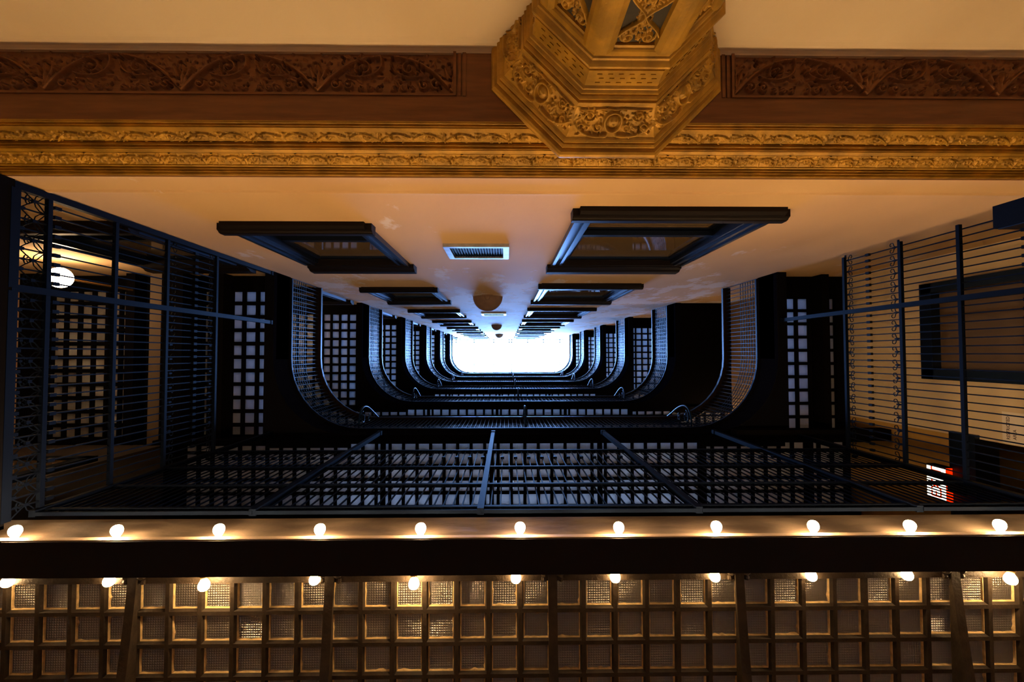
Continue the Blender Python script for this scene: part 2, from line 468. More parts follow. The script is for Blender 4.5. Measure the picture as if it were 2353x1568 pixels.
def make_window(nm, a, b, hs):
    """origin at sill centre on the wall face"""
    cx = (a+b)/2; w = (b-a)/2; zt = 5.62-hs; cap0 = 5.42-hs
    e = empty('window_1', (cx, YW, hs))
    s = MB(); s.sweep([(-w, 0), (w, 0)], [(0, 0), (0.055, 0.0), (0.065, 0.02), (0.075, 0.03), (0.08, 0.05), (0.08, 0.11), (0.0, 0.12), (-0.10, 0.12), (-0.10, 0)])
    s.sweep([(-w+0.05, 0), (w-0.05, 0)], [(0, -0.05), (0.035, -0.05), (0.055, -0.02), (0.055, 0), (0, 0)])
    s.local('sill', 'sill', e)
    c = MB(); c.sweep([(-w, 0), (w, 0)], [(0, cap0), (0.045, cap0), (0.055, cap0+0.04), (0.075, cap0+0.07), (0.08, cap0+0.10), (0.085, cap0+0.2), (0, cap0+0.2)])
    c.local('head_cap', 'sill', e)
    t = MB(); t.box(-w+0.04, w-0.04, -0.02, 0.04, cap0-0.14, cap0)
    t.box(-w+0.06, w-0.06, 0.04, 0.05, cap0-0.09, cap0-0.05)
    t.local('lintel_casing', 'sill', e)
    for sg in (-1, 1):
        j = MB()
        xo, xi = sg*(w-0.04), sg*(w-0.19)
        def bx(x0, x1, y0, y1): j.box(min(x0, x1), max(x0, x1), y0, y1, 0.12, cap0-0.14)
        bx(xo, xo-sg*0.035, 0, 0.050); bx(xo-sg*0.035, xo-sg*0.085, 0, 0.030); bx(xo-sg*0.085, xo-sg*0.115, 0, 0.045)
        bx(xo-sg*0.115, xi, -0.02, 0.02); bx(xi, xi+sg*0.03, -0.19, -0.02)
        j.local('side_casing', 'window', e)
    wi = w-0.19; z1 = cap0-0.14; zm = 0.12+0.43*(z1-0.12)
    f = MB()
    f.box(-wi, wi, -0.125, -0.085, 0.12, 0.22); f.box(-wi, -wi+0.05, -0.125, -0.085, 0.12, zm); f.box(wi-0.05, wi, -0.125, -0.085, 0.12, zm); f.box(-wi, wi, -0.125, -0.085, zm-0.06, zm)
    f.local('lower_sash', 'window', e)
    g = MB(); g.box(-wi+0.05, wi-0.05, -0.112, -0.102, 0.22, zm-0.06)
    g.local('pane', 'glass', f_obj(e, 'lower_sash'))
    f = MB()
    f.box(-wi, wi, -0.075, -0.030, z1-0.07, z1); f.box(-wi, -wi+0.05, -0.075, -0.030, zm-0.04, z1); f.box(wi-0.05, wi, -0.075, -0.030, zm-0.04, z1); f.box(-wi, wi, -0.075, -0.030, zm-0.05, zm+0.02)
    f.local('upper_sash', 'window', e)
    g = MB(); g.box(-wi+0.05, wi-0.05, -0.060, -0.052, zm+0.02, z1-0.07)
    g.local('pane', 'glass', f_obj(e, 'upper_sash'))
    return e
def f_obj(e, name):
    return [c for c in e.children if c.name.split('.')[0] == name][-1]
wn = 0
for (nm, a, b, hs) in WCOLS:
    e0 = make_window(nm, a, b, hs)
    for k in range(NF):
        wn += 1
        e = e0 if k == 0 else copy_tree(e0)
        e.location = ((a+b)/2, YW, hs+3.6*k)
        e.name = 'window_%d' % wn
        tag(e, 'dark framed sash window, %s up in the %s' % (ORD[k], nm), 'window', 'sash windows of the light well', 'structure')

# vents
def make_vent():
    e = empty('wall_vent', (-0.30, YW, 4.40))
    f = MB()
    for (x0, x1, z0, z1) in ((-.33, .33, 0, .05), (-.33, .33, .52, .57), (-.33, -.27, .05, .52), (.27, .33, .05, .52)):
        f.box(x0, x1, 0, 0.035, z0, z1)
    f.local('frame', 'trimmetal', e)
    g = MB()
    for i in range(19): g.box(-.26+i*.0285, -.252+i*.0285, 0.004, 0.022, .05, .52)
    for i in range(17): g.box(-.27, .27, 0.002, 0.018, .075+i*.027, .081+i*.027)
    g.local('grille', 'ironblue', e)
    b = MB(); b.box(-.27, .27, 0.0, 0.003, .05, .52); b.local('backing', 'griddark', e)
    return e
v0 = make_vent()
tag(v0, 'pale metal framed vent with dark grille, low on the cream wall between the windows', 'vent', 'wall vents')
v1 = copy_tree(v0); v1.location = (-0.33, YW, 11.75)
tag(v1, 'small far vent grille higher up the wall, above the brown wall bowl', 'vent', 'wall vents')

# bowl wall lamps
def bowl(x, h, r, mat, label):
    e = empty('wall_lamp', (x, YW, h))
    prof = [(0.02, -r*0.75), (r*0.25, -r*0.68), (r*0.6, -r*0.45), (r*0.85, -r*0.2), (r, 0.02), (r*1.02, 0.06), (r*0.93, 0.06), (r*0.9, 0.0), (r*0.5, -r*0.3), (0.02, -r*0.5)]
    m = MB(); m.lathe(prof, 20, 'z', (0, 0, 0), 0, PI)
    m.local('bowl', mat, e, True)
    m = MB(); m.box(-r*0.35, r*0.35, 0, 0.02, -r*0.9, 0.16); m.lathe([(0.001, -r*0.95), (0.04, -r*0.9), (0.05, -r*0.8), (0.02, -r*0.7)], 10, 'z', (0, 0.05, 0))
    m.local('bracket', mat, e)
    tag(e, label, 'wall lamp', 'half bowl wall lamps')
bowl(-0.35, 8.45, 0.28, 'lampbrown', 'brown half bowl lamp on the wall, nearest and largest of the three')
bowl(-0.36, 16.8, 0.20, 'lampbrown', 'small grey half bowl lamp on the wall above the far vent')
bowl(-0.38, 24.4, 0.22, 'lampbrown', 'tiny half bowl lamp near the top of the wall by the skylight')

# ------------------------------------------------------------------ other walls
def wall(name, x0, x1, y0, y1, z0, z1, mat, label):
    m = MB(); m.box(x0, x1, y0, y1, z0, z1)
    return tag(m.build(name, mat), label, 'wall', kind='structure')
# right corridor wall with window and the opening at its end
m = MB()
RW = (-0.78, 0.27, 3.3, 5.08)     # window y0,y1,z0,z1
for (y0, y1, z0, z1) in ((YW, RW[0], S1, 6.3), (RW[1], 0.88, S1, 6.3), (RW[0], RW[1], S1, RW[2]), (RW[0], RW[1], RW[3], 6.3)):
    m.box(XWR, XWR+0.2, y0, y1, z0, z1)
tag(m.build('wall_right', 'plaster'), 'cream corridor wall seen through the iron screen', 'wall', kind='structure')
m = MB(); m.box(XWR, XWR+0.2, YW, YB, 6.3, TOP)
tag(m.build('wall_right_upper', 'midwall'), 'brown wall of the upper corridors', 'wall', kind='structure')
m = MB(); m.box(XWR+0.02, XWR+0.2, 0.88, 1.75, 4.80, 6.3); m.box(XWR+0.02, XWR+0.2, 1.75, YB, S1, 6.3)
m.box(XWR+1.2, XWR+1.3, 0.6, YB+.3, S1, 6.3)
tag(m.build('wall_corridor', 'yellow'), 'yellow wall around the opening at the end of the corridor', 'wall', kind='structure')
e = empty('door_1', (XWR, 1.3, S1))
m = MB(); m.box(XWR-0.05, XWR+0.2, 0.84, 1.80, 4.53, 4.80); m.build('lintel', 'window', e)
m = MB(); m.box(XWR-0.04, XWR+0.2, 1.68, 1.80, S1, 4.53); m.build('jamb', 'window', e)
tag(e, 'doorway with a blue-black lintel by the exit sign', 'door', kind='structure')
# its window
e = empty('window_25', (XWR, -0.25, 3.3))
m = MB(); y0, y1, z0, z1 = RW
for (a, b, c, d) in ((y0-.02, y0+.09, z0, z1), (y1-.09, y1+.02, z0, z1), (y0-.02, y1+.02, z1-.12, z1+.02), (y0-.02, y1+.02, z0-.05, z0+.08)):
    m.box(XWR-0.05, XWR+0.08, a, b, c, d)
m.build('frame', 'window', e)
m = MB(); m.box(XWR+0.05, XWR+0.06, y0, y1, z0, z1); m.build('pane', simple('brown_dull_glass', (0.12, 0.075, 0.045), 0.35, spec=0.6), e)
tag(e, 'dark framed window in the cream corridor wall beside the iron screen', 'window', kind='structure')

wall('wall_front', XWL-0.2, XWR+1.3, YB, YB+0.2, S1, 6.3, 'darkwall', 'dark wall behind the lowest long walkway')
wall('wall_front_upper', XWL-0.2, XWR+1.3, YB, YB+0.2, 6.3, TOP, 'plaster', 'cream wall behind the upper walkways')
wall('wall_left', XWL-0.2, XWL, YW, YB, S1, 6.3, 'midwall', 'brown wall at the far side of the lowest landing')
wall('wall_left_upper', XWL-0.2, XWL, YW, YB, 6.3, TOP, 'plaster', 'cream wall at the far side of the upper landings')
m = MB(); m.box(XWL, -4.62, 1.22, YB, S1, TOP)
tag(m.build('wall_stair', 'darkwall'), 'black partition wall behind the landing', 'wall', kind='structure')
m = MB(); m.box(XWR+0.2, 6.6, YW, -0.9, S1, 6.3); m.box(XWR+.2, 6.6, YW, YB+.2, 6.3, 6.5)
tag(m.build('ceiling_corridor', 'midwall'), 'ceiling of the side corridor', 'ceiling', kind='structure')
# added fill lamps, hidden from the camera, to brighten the upper glass floors
for k in range(2, 8):
    S = SL(k)
    for i, x in enumerate((-1.6, 0.1, 1.8)):
        e = empty('fill_lamp', (x, YB, S+0.95))
        m = MB(); m.box(x-.72, x+.72, YB-.22, YB-.001, S+.96, S+1.02); m.box(x-.72, x+.72, YB-.22, YB-.205, S+.90, S+.96)
        m.box(x-.73, x-.715, YB-.22, YB-.001, S+.90, S+1.02); m.box(x+.715, x+.73, YB-.22, YB-.001, S+.90, S+1.02)
        m.build('hood', 'sill', e)
        m = MB(); m.box(x-.70, x+.70, YB-.19, YB-.02, S+.935, S+.955); m.build('diffuser', 'fill_glow', e)
        tag(e, 'added hooded fill lamp %s on the back wall, %s storeys up' % (('towards the landing', 'in the middle', 'towards the corridor')[i], ('one', 'two', 'three', 'four', 'five', 'six')[k-2]), 'lamp', 'fill lamps added along the walkways')
# glazed door in the partition: reflects the skylight
e = empty('door_2', (-5.1, 1.2, S1))
m = MB()
for (a, b, c, d) in ((-5.62, -5.50, S1, 5.2), (-4.80, -4.68, S1, 5.2), (-5.62, -4.68, 5.08, 5.2), (-5.5, -4.8, S1, 3.3), (-5.5, -4.8, 4.1, 4.18)):
    m.box(a, b, 1.16, 1.22, c, d)
m.build('door_frame', 'window', e)
m = MB(); m.box(-5.5, -4.8, 1.185, 1.195, 3.3, 4.1); m.box(-5.5, -4.8, 1.185, 1.195, 4.18, 5.08); m.build('pane', 'glass', e)
tag(e, 'dark glazed door in the partition behind the landing screen', 'door', kind='structure')

m = MB(); m.box(XWL-0.5, 7.1, YW-1.3, YW-1.2, 2.45, TOP+.3); m.box(XWL-.5, XWL-.2, YW-1.2, YW, 2.45, TOP+.3); m.box(6.6, 7.1, YW-1.2, YW, 2.45, TOP+.3)
m.box(XWL-.5, 7.1, YW-1.3, YW-.3, TOP, TOP+.3); m.box(XWL-.5, 7.1, YW-1.3, YW-.3, 2.75, 2.85)
tag(m.build('wall_rooms', 'midwall'), 'back of the dim rooms behind the sash windows', 'wall', kind='structure')
m = MB(); m.box(6.6, 6.8, YW, YB+.4, S1, 6.5); m.box(XWR+.2, 6.8, YB+.2, YB+.4, S1, 6.5); m.box(XWR+.2, 6.8, YW, YB+.4, 6.5, 6.6)
tag(m.build('wall_corridor_end', 'yellow'), 'yellow wall inside the side corridor', 'wall', kind='structure')
# lobby below
m = MB(); m.box(-7.5, 7.5, -1.72, 5.2, -1.6, -1.5)
tag(m.build('floor', 'floor'), 'lobby floor', 'floor', kind='structure')
m = MB(); m.box(-7.5, 7.5, -1.9, -1.70, -1.5, 2.325)
tag(m.build('wall_lobby', 'plaster'), 'bright cream lobby wall below the carved beam', 'wall', kind='structure')
m = MB(); m.box(-7.6, -7.5, -1.9, 5.2, -1.5, 2.8); m.box(7.5, 7.6, -1.9, 5.2, -1.5, 2.8); m.box(-7.5, 7.5, 5.2, 5.3, -1.5, 2.8)
tag(m.build('wall_lobby_sides', 'plaster'), 'lobby side walls', 'wall', kind='structure')
m = MB(); m.box(-7.5, 7.5, YB, 5.2, 2.72, 2.80); m.box(-7.5, XWL, -1.9, YB, 2.72, 2.8); m.box(XWR+.0, 7.5, -1.9, YB, 2.72, 2.8)
tag(m.build('ceiling', 'plaster'), 'lobby ceiling around the glass walkways', 'ceiling', kind='structure')

# ------------------------------------------------------------------ cornice, soffit, cove
def pt(t): return (-1.283+0.183*t, 2.42+0.33*t)
NRM = Vector((0.33, -0.183)).normalized()     # outwards (towards the opening, down) in (Y, Z)
def prof_pts(tds):
    out = []
    for t, d in tds:
        y, z = pt(t); out.append((y+NRM.x*d, z+NRM.y*d))
    return out
def ext(mb, prof, x0, x1):
    n = len(prof)
    vs = [(x0, y, z) for y, z in prof]+[(x1, y, z) for y, z in prof]
    mb.add(vs, [(i, i+1, n+i+1, n+i) for i in range(n-1)])
X0, X1 = -4.6, 5.2
trim = empty('trim_1', (0, -1.2, 2.5)); tag(trim, 'broad gilded cornice with carved bands running along the wall', 'cornice', kind='structure')
mb = MB()
def rnd_roll(t0, t1, d0, dmax, n=5):
    return [(t0+(t1-t0)*i/n, d0+dmax*math.sin(PI*i/n)) for i in range(n+1)]
p1 = [(0.0, -0.03), (0.0, 0.0)] + rnd_roll(0.01, 0.035, 0.002, 0.008) + [(0.04, -0.004), (0.06, -0.004)] + rnd_roll(0.062, 0.085, 0.0, 0.008) + [(0.087, -0.003), (0.10, 0.008), (0.155, 0.012)]
p2 = [(0.345, 0.006), (0.35, -0.004), (0.37, -0.004)] + rnd_roll(0.372, 0.40, 0.0, 0.010) + [(0.405, -0.010), (0.42, -0.010)] + rnd_roll(0.425, 0.46, 0.0, 0.012) + [(0.465, -0.008), (0.475, -0.008), (0.48, 0.002), (0.53, 0.004), (0.54, -0.002), (0.55, -0.002)]
p3 = [(0.75, -0.002), (0.76, -0.002), (0.77, 0.004), (0.79, 0.004), (0.792, -0.022), (0.815, -0.022)] + rnd_roll(0.818, 0.85, -0.004, 0.010) + [(0.853, -0.02), (0.87, -0.02)] + rnd_roll(0.872, 0.905, -0.004, 0.010) + [(0.908, -0.02), (0.925, -0.02)] + rnd_roll(0.927, 0.975, -0.004, 0.010) + [(0.98, -0.01), (1.0, -0.01), (1.02, -0.06)]
for p in (p1, p2, p3): ext(mb, prof_pts(p), X0, X1)
mb.build('moulding', 'gold', trim)
def carved_band(tile, t0, t1, bulge, mat='gold'):
    xs, Hm = repeat_relief(tile, -4.0, 4.4)
    ny = Hm.shape[0]
    P3 = np.zeros((ny, len(xs), 3))
    for j in range(ny):
        s_ = j/(ny-1); t = t0+(t1-t0)*s_; y, z = pt(t)
        d = Hm[j]*1.5 + bulge*math.sin(PI*s_)
        P3[j, :, 0] = xs; P3[j, :, 1] = y+NRM.x*d; P3[j, :, 2] = z+NRM.y*d
    return grid_mesh('carved_band', P3, mat, trim)
carved_band(band_tile(0.365, 0.075, 11, 90, 22, 70), 0.155, 0.345, 0.004)
carved_band(band_tile(0.245, 0.078, 12, 66, 24, 50), 0.55, 0.75, -0.004)

# soffit: dark carved beam underside
beam = empty('trim_2', (0, -1.5, 2.42)); tag(beam, 'dark brown beam underside with carved foliage panels', 'beam', kind='structure')
mb = MB()
PZ = 2.42
XPL, XPR = -0.291, 1.272
mb.box(X0, X1, -1.425, -1.283, PZ, PZ+0.33)                       # plain strip
mb.box(XPL+0.07, XPR-0.07, -1.70, -1.425, PZ, PZ+0.3)            # plain block at the pier
mb.box(X0, X1, -1.70, -1.672, PZ-0.004, PZ+0.3)
mb.build('plain_board', 'wood', beam)
for sgn, xe in ((-1, XPL), (1, XPR)):
    mb = MB()
    for i, (a, b, z) in enumerate(((0.0, 0.016, -0.010), (0.016, 0.026, 0.006), (0.026, 0.042, -0.004), (0.042, 0.052, 0.008), (0.052, 0.070, -0.006))):
        x0, x1 = sorted((xe-sgn*a, xe-sgn*b)); mb.box(x0, x1, -1.672, -1.425, PZ+z, PZ+0.1)
    xa, xb = (X0, xe) if sgn < 0 else (xe, X1)
    mb.box(xa, xb, -1.437, -1.425, PZ-0.008, PZ+0.1)
    mb.build('panel_moulding', 'wood', beam)
FT = frieze_tile()
for sgn in (-1, 1):
    x0, x1 = (XPL-0.74*5, XPL) if sgn < 0 else (XPR, XPR+0.74*5)
    xs, Hm = repeat_relief(FT, x0, x1)
    ny = Hm.shape[0]
    P3 = np.zeros((ny, len(xs), 3))
    for j in range(ny):
        P3[j, :, 0] = xs; P3[j, :, 1] = -1.672+0.235*j/(ny-1); P3[j, :, 2] = PZ+0.016-Hm[j]*1.9
    grid_mesh('carved_panel', P3, 'wood', beam)
mb = MB(); mb.box(-7.5, 7.5, -1.95, -1.285, 2.60, 2.72)  # added plate, stops sky light leaking through gaps round the panels
tag(mb.build('ceiling_leak_plate', 'wood'), 'unseen plate added above the carved beam to keep out the sky', 'beam', kind='structure')
# cove between lobby wall and the beam
mb = MB()
prof = [(-1.74, 2.32), (-1.70, 2.322), (-1.6995, 2.335), (-1.697, 2.35), (-1.692, 2.365), (-1.690, 2.370), (-1.688, 2.385), (-1.682, 2.400), (-1.672, 2.412), (-1.666, 2.416), (-1.666, 2.45)]
ext(mb, prof, X0, X1)
tag(mb.build('trim_4', 'plaster'), 'plain plaster lip where the lobby wall meets the carved beam', 'moulding', kind='structure')

# ------------------------------------------------------------------ octagonal pier
PC = (0.555, -1.72)
pier = empty('octagonal_pier', (PC[0], PC[1], -1.5))
tag(pier, 'gilded octagonal pier with carved capital and dark ornament panels against the lobby wall', 'pier')
def octo(mb, prof, n=8):
    """prof: (apothem, h). ring of 8 vertices, flat face towards +Y"""
    vs = []
    for a, h in prof:
        r = a/math.cos(PI/8)
        for k in range(8):
            ang = PI/2 + PI/8 + k*PI/4
            vs.append((PC[0]+r*math.cos(ang), PC[1]+r*math.sin(ang), h))
    fs = []
    for i in range(len(prof)-1):
        for k in range(8):
            k2 = (k+1) % 8
            fs.append((i*8+k, i*8+k2, (i+1)*8+k2, (i+1)*8+k))
    mb.add(vs, fs)
def roll(h0, h1, a0, a1, bulge, n=6):
    return [(a0+(a1-a0)*i/n + bulge*math.sin(PI*i/n), h0+(h1-h0)*i/n) for i in range(n+1)]
mb = MB(); octo(mb, [(0.47, -1.5), (0.47, -1.3), (0.40, -1.25), (0.40, -1.1)] ); mb.build('base', 'golddark', pier)
# shaft core (recessed) and corner ribs
mb = MB(); octo(mb, [(0.375, -1.1), (0.375, 1.90)]); mb.build('dark_panel', 'panel', pier)
mb = MB()
r = 0.405/math.cos(PI/8)
for k in range(8):
    ang = PI/2+PI/8+k*PI/4
    for sd in (0,):
        c = Vector((PC[0]+r*math.cos(ang), PC[1]+r*math.sin(ang)))
        def P(u, v, h):   # u tangential, v radial
            return (c.x - math.sin(ang)*u + math.cos(ang)*v, c.y + math.cos(ang)*u + math.sin(ang)*v, h)
        prof = [(-0.062, -0.075), (-0.070, -0.035), (-0.050, -0.012), (-0.030, -0.004), (0, 0), (0.030, -0.004), (0.050, -0.012), (0.070, -0.035), (0.062, -0.075)]
        vs = [P(u, v, -1.1) for u, v in prof]+[P(u, v, 1.90) for u, v in prof]
        n = len(prof); mb.add(vs, [(i, i+1, n+i+1, n+i) for i in range(n-1)])
mb.build('corner_rib', 'gold', pier)
mb = MB()
prof = [(0.372, 1.870), (0.388, 1.873), (0.392, 1.883), (0.398, 1.886), (0.404, 1.892), (0.404, 1.920), (0.412, 1.924), (0.415, 1.932)]
prof += roll(1.934, 1.975, 0.415, 0.418, 0.022) + [(0.418, 1.982), (0.404, 1.988), (0.404, 1.995)]
prof += [(0.418, 2.0), (0.426, 2.100)]
prof += [(0.438, 2.106), (0.440, 2.112)] + roll(2.114, 2.132, 0.440, 0.446, 0.012) + [(0.432, 2.137), (0.432, 2.143)] + roll(2.145, 2.162, 0.448, 0.458, 0.012) + [(0.445, 2.166), (0.445, 2.172), (0.468, 2.176), (0.476, 2.188), (0.478, 2.196)]
octo(mb, prof); 
prof = [(0.566, 2.330), (0.578, 2.334)] + roll(2.336, 2.350, 0.578, 0.582, 0.009) + [(0.572, 2.354), (0.575, 2.360)] + roll(2.361, 2.378, 0.59, 0.598, 0.010) + [(0.588, 2.382), (0.588, 2.387), (0.618, 2.390), (0.630, 2.398), (0.636, 2.410), (0.636, 2.424), (0.0, 2.424)]
octo(mb, prof); CAP = mb
# carved bell faces
def bell_map():
    w, hh = 0.44, 0.17
    rnd = random.Random(21); st = []
    st += leafy(rnd, 0.01, w-0.01, 0.01, hh-0.01, 110, 0.028, 0.006, 0.010)
    for s_ in (1, -1):
        g = lambda L_: [(w/2+s_*x, y, a, b) for x, y, a, b in L_]
        st += g(bez([(0.03, .155), (.10, .165), (.16, .15), (.205, .10)], .010, .006, .017))
        st += g(spiral(.135, .052, .034, 1.7, 2.5, -1, .007, .005, .018))
        st += g(spiral(.075, .115, .024, 1.4, 0, 1, .006, .005, .016))
        st += g(spiral(.165, .118, .026, 1.4, 1, -1, .006, .005, .016))
        st += g(bez([(0.0, .012), (.07, .0), (.12, .02), (.20, .012)], .007, .005, .014))
    for i in range(40):
        a = 2*PI*i/40; st.append((w/2+.045*math.cos(a), .083+.052*math.sin(a), .009, .020))
    st += [(w/2, .083, .034, .022), (w/2-.012, .075, .008, .026), (w/2+.012, .075, .008, .026), (w/2, .095, .012, .028)]
    for _ in range(40):
        x, y = rnd.uniform(.02, w-.02), rnd.uniform(.015, hh-.015)
        if abs(x-w/2) > .055: st.append((x, y, rnd.uniform(.004, .008), -.014))
    return stamps_height(130, 54, w, hh, st, wrap=False)
BM = bell_map()
def face_grid(HM, k, a0, a1, h0, h1, curve, mat, name, edge=0.0):
    ny, nx = HM.shape; P3 = np.zeros((ny, nx, 3))
    ang = PI/2 - k*PI/4
    n = np.array([math.cos(ang), math.sin(ang)]); t = np.array([math.sin(ang), -math.cos(ang)])
    u = np.linspace(-1, 1, nx)
    for j in range(ny):
        s_ = j/(ny-1); a = a0+(a1-a0)*s_+curve*math.sin(PI*s_); hw = (a*math.tan(PI/8))
        rel = HM[j] - edge*0
        rad = a + rel
        P3[j, :, 0] = PC[0]+n[0]*rad+t[0]*u*hw; P3[j, :, 1] = PC[1]+n[1]*rad+t[1]*u*hw
        P3[j, :, 2] = h0+(h1-h0)*s_ - HM[j]*0.4
    return grid_mesh(name, P3, mat, pier)
for k in range(-2, 3):
    face_grid(BM, k, 0.476, 0.566, 2.194, 2.332, -0.012, 'gold', 'carved_face')
# frieze dashes
mb = CAP
for k in range(-2, 3):
    ang = PI/2-k*PI/4; n = Vector((math.cos(ang), math.sin(ang))); t = Vector((math.sin(ang), -math.cos(ang)))
    for row in range(3):
        h = 2.020+row*0.028; a = 0.418+0.008*(h-2.0)/0.1
        for i in range(6):
            u = -0.13+0.05*i+0.012*(row % 2)
            c = Vector(PC)+n*a
            p = [c+t*u, c+t*(u+0.022)]
            q = [x+n*0.004 for x in p]
            mb.add([(p[0].x, p[0].y, h), (p[1].x, p[1].y, h), (q[1].x, q[1].y, h), (q[0].x, q[0].y, h),
                    (p[0].x, p[0].y, h+.005), (p[1].x, p[1].y, h+.005), (q[1].x, q[1].y, h+.005), (q[0].x, q[0].y, h+.005)],
                   [(0,1,2,3),(4,7,6,5),(2,6,7,3),(0,4,5,1),(0,3,7,4),(1,5,6,2)])
mb.build('capital_moulding', 'gold', pier)
# shaft ornaments: hour-glass candelabrum relief
def candelabrum():
    w, hh = 0.24, 0.62
    rnd = random.Random(5); st = []
    # silhouette half width as a function of height from the top
    def hw(y):
        y = y % 0.31
        return 0.022 + 0.075*abs(math.cos(PI*y/0.31))**2.2
    for _ in range(520):
        y = rnd.uniform(.01, hh-.01); x = w/2+rnd.uniform(-1, 1)*hw(y)
        st += leaf(x, y, rnd.uniform(0, 2*PI), .014, .0045, .014*rnd.uniform(.6, 1), 5)
    for y0 in (.0, .31, .62):
        for s_ in (1, -1):
            st += [(w/2+s_*x, y0+y, a, b) for x, y, a, b in spiral(.045, -.04, .030, 1.5, 0, 1, .006, .005, .022)]
            st += [(w/2+s_*x, y0+y, a, b) for x, y, a, b in spiral(.045, .04, .030, 1.5, 0, -1, .006, .005, .022)]
            st += [(w/2+s_*x, y0+y, a, b) for x, y, a, b in bez([(.085, .05), (.06, .10), (.01, .12), (.0, .16)], .007, .006, .022)]
            st += [(w/2+s_*x, y0+y, a, b) for x, y, a, b in bez([(.085, -.05), (.06, -.10), (.01, -.12), (.0, -.16)], .007, .006, .022)]
    H = stamps_height(90, 210, w, hh, [q for q in st if 0 < q[1] < hh], wrap=False)
    return w, hh, H
cw, ch, CH = candelabrum()
for k in range(-2, 3):
    ang = PI/2-k*PI/4; n = (math.cos(ang), math.sin(ang)); t = (math.sin(ang), -math.cos(ang))
    ny, nx = CH.shape
    mb = MB(); mask = CH > 0.002
    ids = {}
    for j in range(ny):
        for i in range(nx):
            if mask[j, i] or (j and mask[j-1, i]) or (i and mask[j, i-1]) or (j and i and mask[j-1, i-1]) or (j < ny-1 and mask[j+1, i]) or (i < nx-1 and mask[j, i+1]):
                rad = 0.374+CH[j, i]; u = (i/(nx-1)-.5)*cw
                ids[(j, i)] = len(mb.v)
                mb.v.append((PC[0]+n[0]*rad+t[0]*u, PC[1]+n[1]*rad+t[1]*u, 1.868-ch*j/(ny-1)))
    for j in range(ny-1):
        for i in range(nx-1):
            q = [(j, i), (j, i+1), (j+1, i+1), (j+1, i)]
            if all(c in ids for c in q): mb.f.append(tuple(ids[c] for c in q))
    mb.build('gilt_ornament', 'gold', pier, True)

# ------------------------------------------------------------------ walkway glass grids
PIT = 0.189
def cells(x0, x1, y0, y1, xph, yph, skip=None):
    out = []
    i0 = math.ceil((x0+PIT/2-xph)/PIT-1e-6); i1 = math.floor((x1-PIT/2-xph)/PIT+1e-6)
    j0 = math.ceil((y0+PIT/2-yph)/PIT-1e-6); j1 = math.floor((y1-PIT/2-yph)/PIT+1e-6)
    for i in range(i0, i1+1):
        for j in range(j0, j1+1):
            x, y = xph+i*PIT, yph+j*PIT
            if skip and skip(x, y): continue
            out.append((x, y))
    return out
def ring(mb, x, y, w0, z0, w1, z1):
    """square funnel from half-width w0 at z0 to w1 at z1"""
    a = [(x-w0, y-w0, z0), (x+w0, y-w0, z0), (x+w0, y+w0, z0), (x-w0, y+w0, z0)]
    b = [(x-w1, y-w1, z1), (x+w1, y-w1, z1), (x+w1, y+w1, z1), (x-w1, y+w1, z1)]
    mb.add(a+b, [(0, 1, 5, 4), (1, 2, 6, 5), (2, 3, 7, 6), (3, 0, 4, 7)])
def lattice_floor(cl, zg, ztop, depth, parent, gridmat, detail=False, gname='iron_grid', a=0.073):
    g = MB(); t = MB(); pu = MB()
    h = PIT/2
    rnd = random.Random(len(cl))
    for (x, y) in cl:
        ring(g, x, y, h, zg-depth, a+.010, zg-depth)              # flat web
        ring(g, x, y, a+.010, zg-depth, a+.001, zg-depth*0.35)     # bevel
        ring(g, x, y, a+.001, zg-depth*0.35, a, zg+0.025)
        ring(g, x, y, a, ztop, h, ztop)
        w_ = a-.0005
        t.box(x-w_, x+w_, y-w_, y+w_, zg, zg+0.03)
        if detail:
            # hand-laid putty: thin uneven bead against the rebate
            for sx, sy in ((1, 0), (-1, 0), (0, 1), (0, -1)):
                N_ = 7; pr = []
                for i in range(N_+1):
                    u = -0.0735+0.147*i/N_
                    e1 = 0.0035+rnd.uniform(0, .0035); 
                    if rnd.random() < .06: e1 += .006
                    for (o, z) in ((0.0742, zg-depth*0.42), (0.0742-e1*.5, zg-depth*0.36), (0.0742-e1, zg-0.001)):
                        pr.append((x+sx*o+(u if sx == 0 else 0), y+sy*o+(u if sy == 0 else 0), z))
                fs = []
                for i in range(N_):
                    for q in range(2):
                        k_ = i*3+q; fs.append((k_, k_+1, k_+4, k_+3))
                pu.add(pr, fs)
    go = g.build(gname, gridmat, parent)
    t.build('glass_tiles', 'prism', parent)
    if detail: pu.build('putty', 'putty', parent)
    return go

XPH = -0.389
YPH = 1.432
# level 1
g1 = empty('glass_walkway', (0.3, 1.6, 2.72))
tag(g1, 'lowest glass tiled walkway overhead, brown iron grid just behind the row of bulbs', 'walkway', 'glass walkways')
cl = cells(-4.4, 4.9, 1.335, YB, XPH, YPH)
lattice_floor(cl, 2.72, S1, 0.032, g1, 'grid', True)
mb = MB(); mb.box(-4.6, XWR, 1.23, 1.337, 2.66, S1); mb.box(-4.6, XWR, 2.20, YB, 2.66, S1)
mb.build('edge_frame', 'grid', g1)
cl = cells(XWL, XL-0.05, YW+.03, 1.2, XPH, YPH)
lattice_floor(cl, 2.72, S1, 0.05, g1, 'grid', gname='landing_grid')
mb = MB(); mb.box(XL-0.08, XL, YW, YF, 2.50, S1); mb.box(XWL, XL, 1.05, 1.23, 2.66, S1)
mb.build('side_beam', 'iron', g1)
mb = MB(); mb.box(XR, XR+0.08, YW, YF, 2.5, S1); mb.box(XR+.08, XWR, YW, YF+.16, 2.66, S1)
mb.build('side_beam', 'iron', g1)
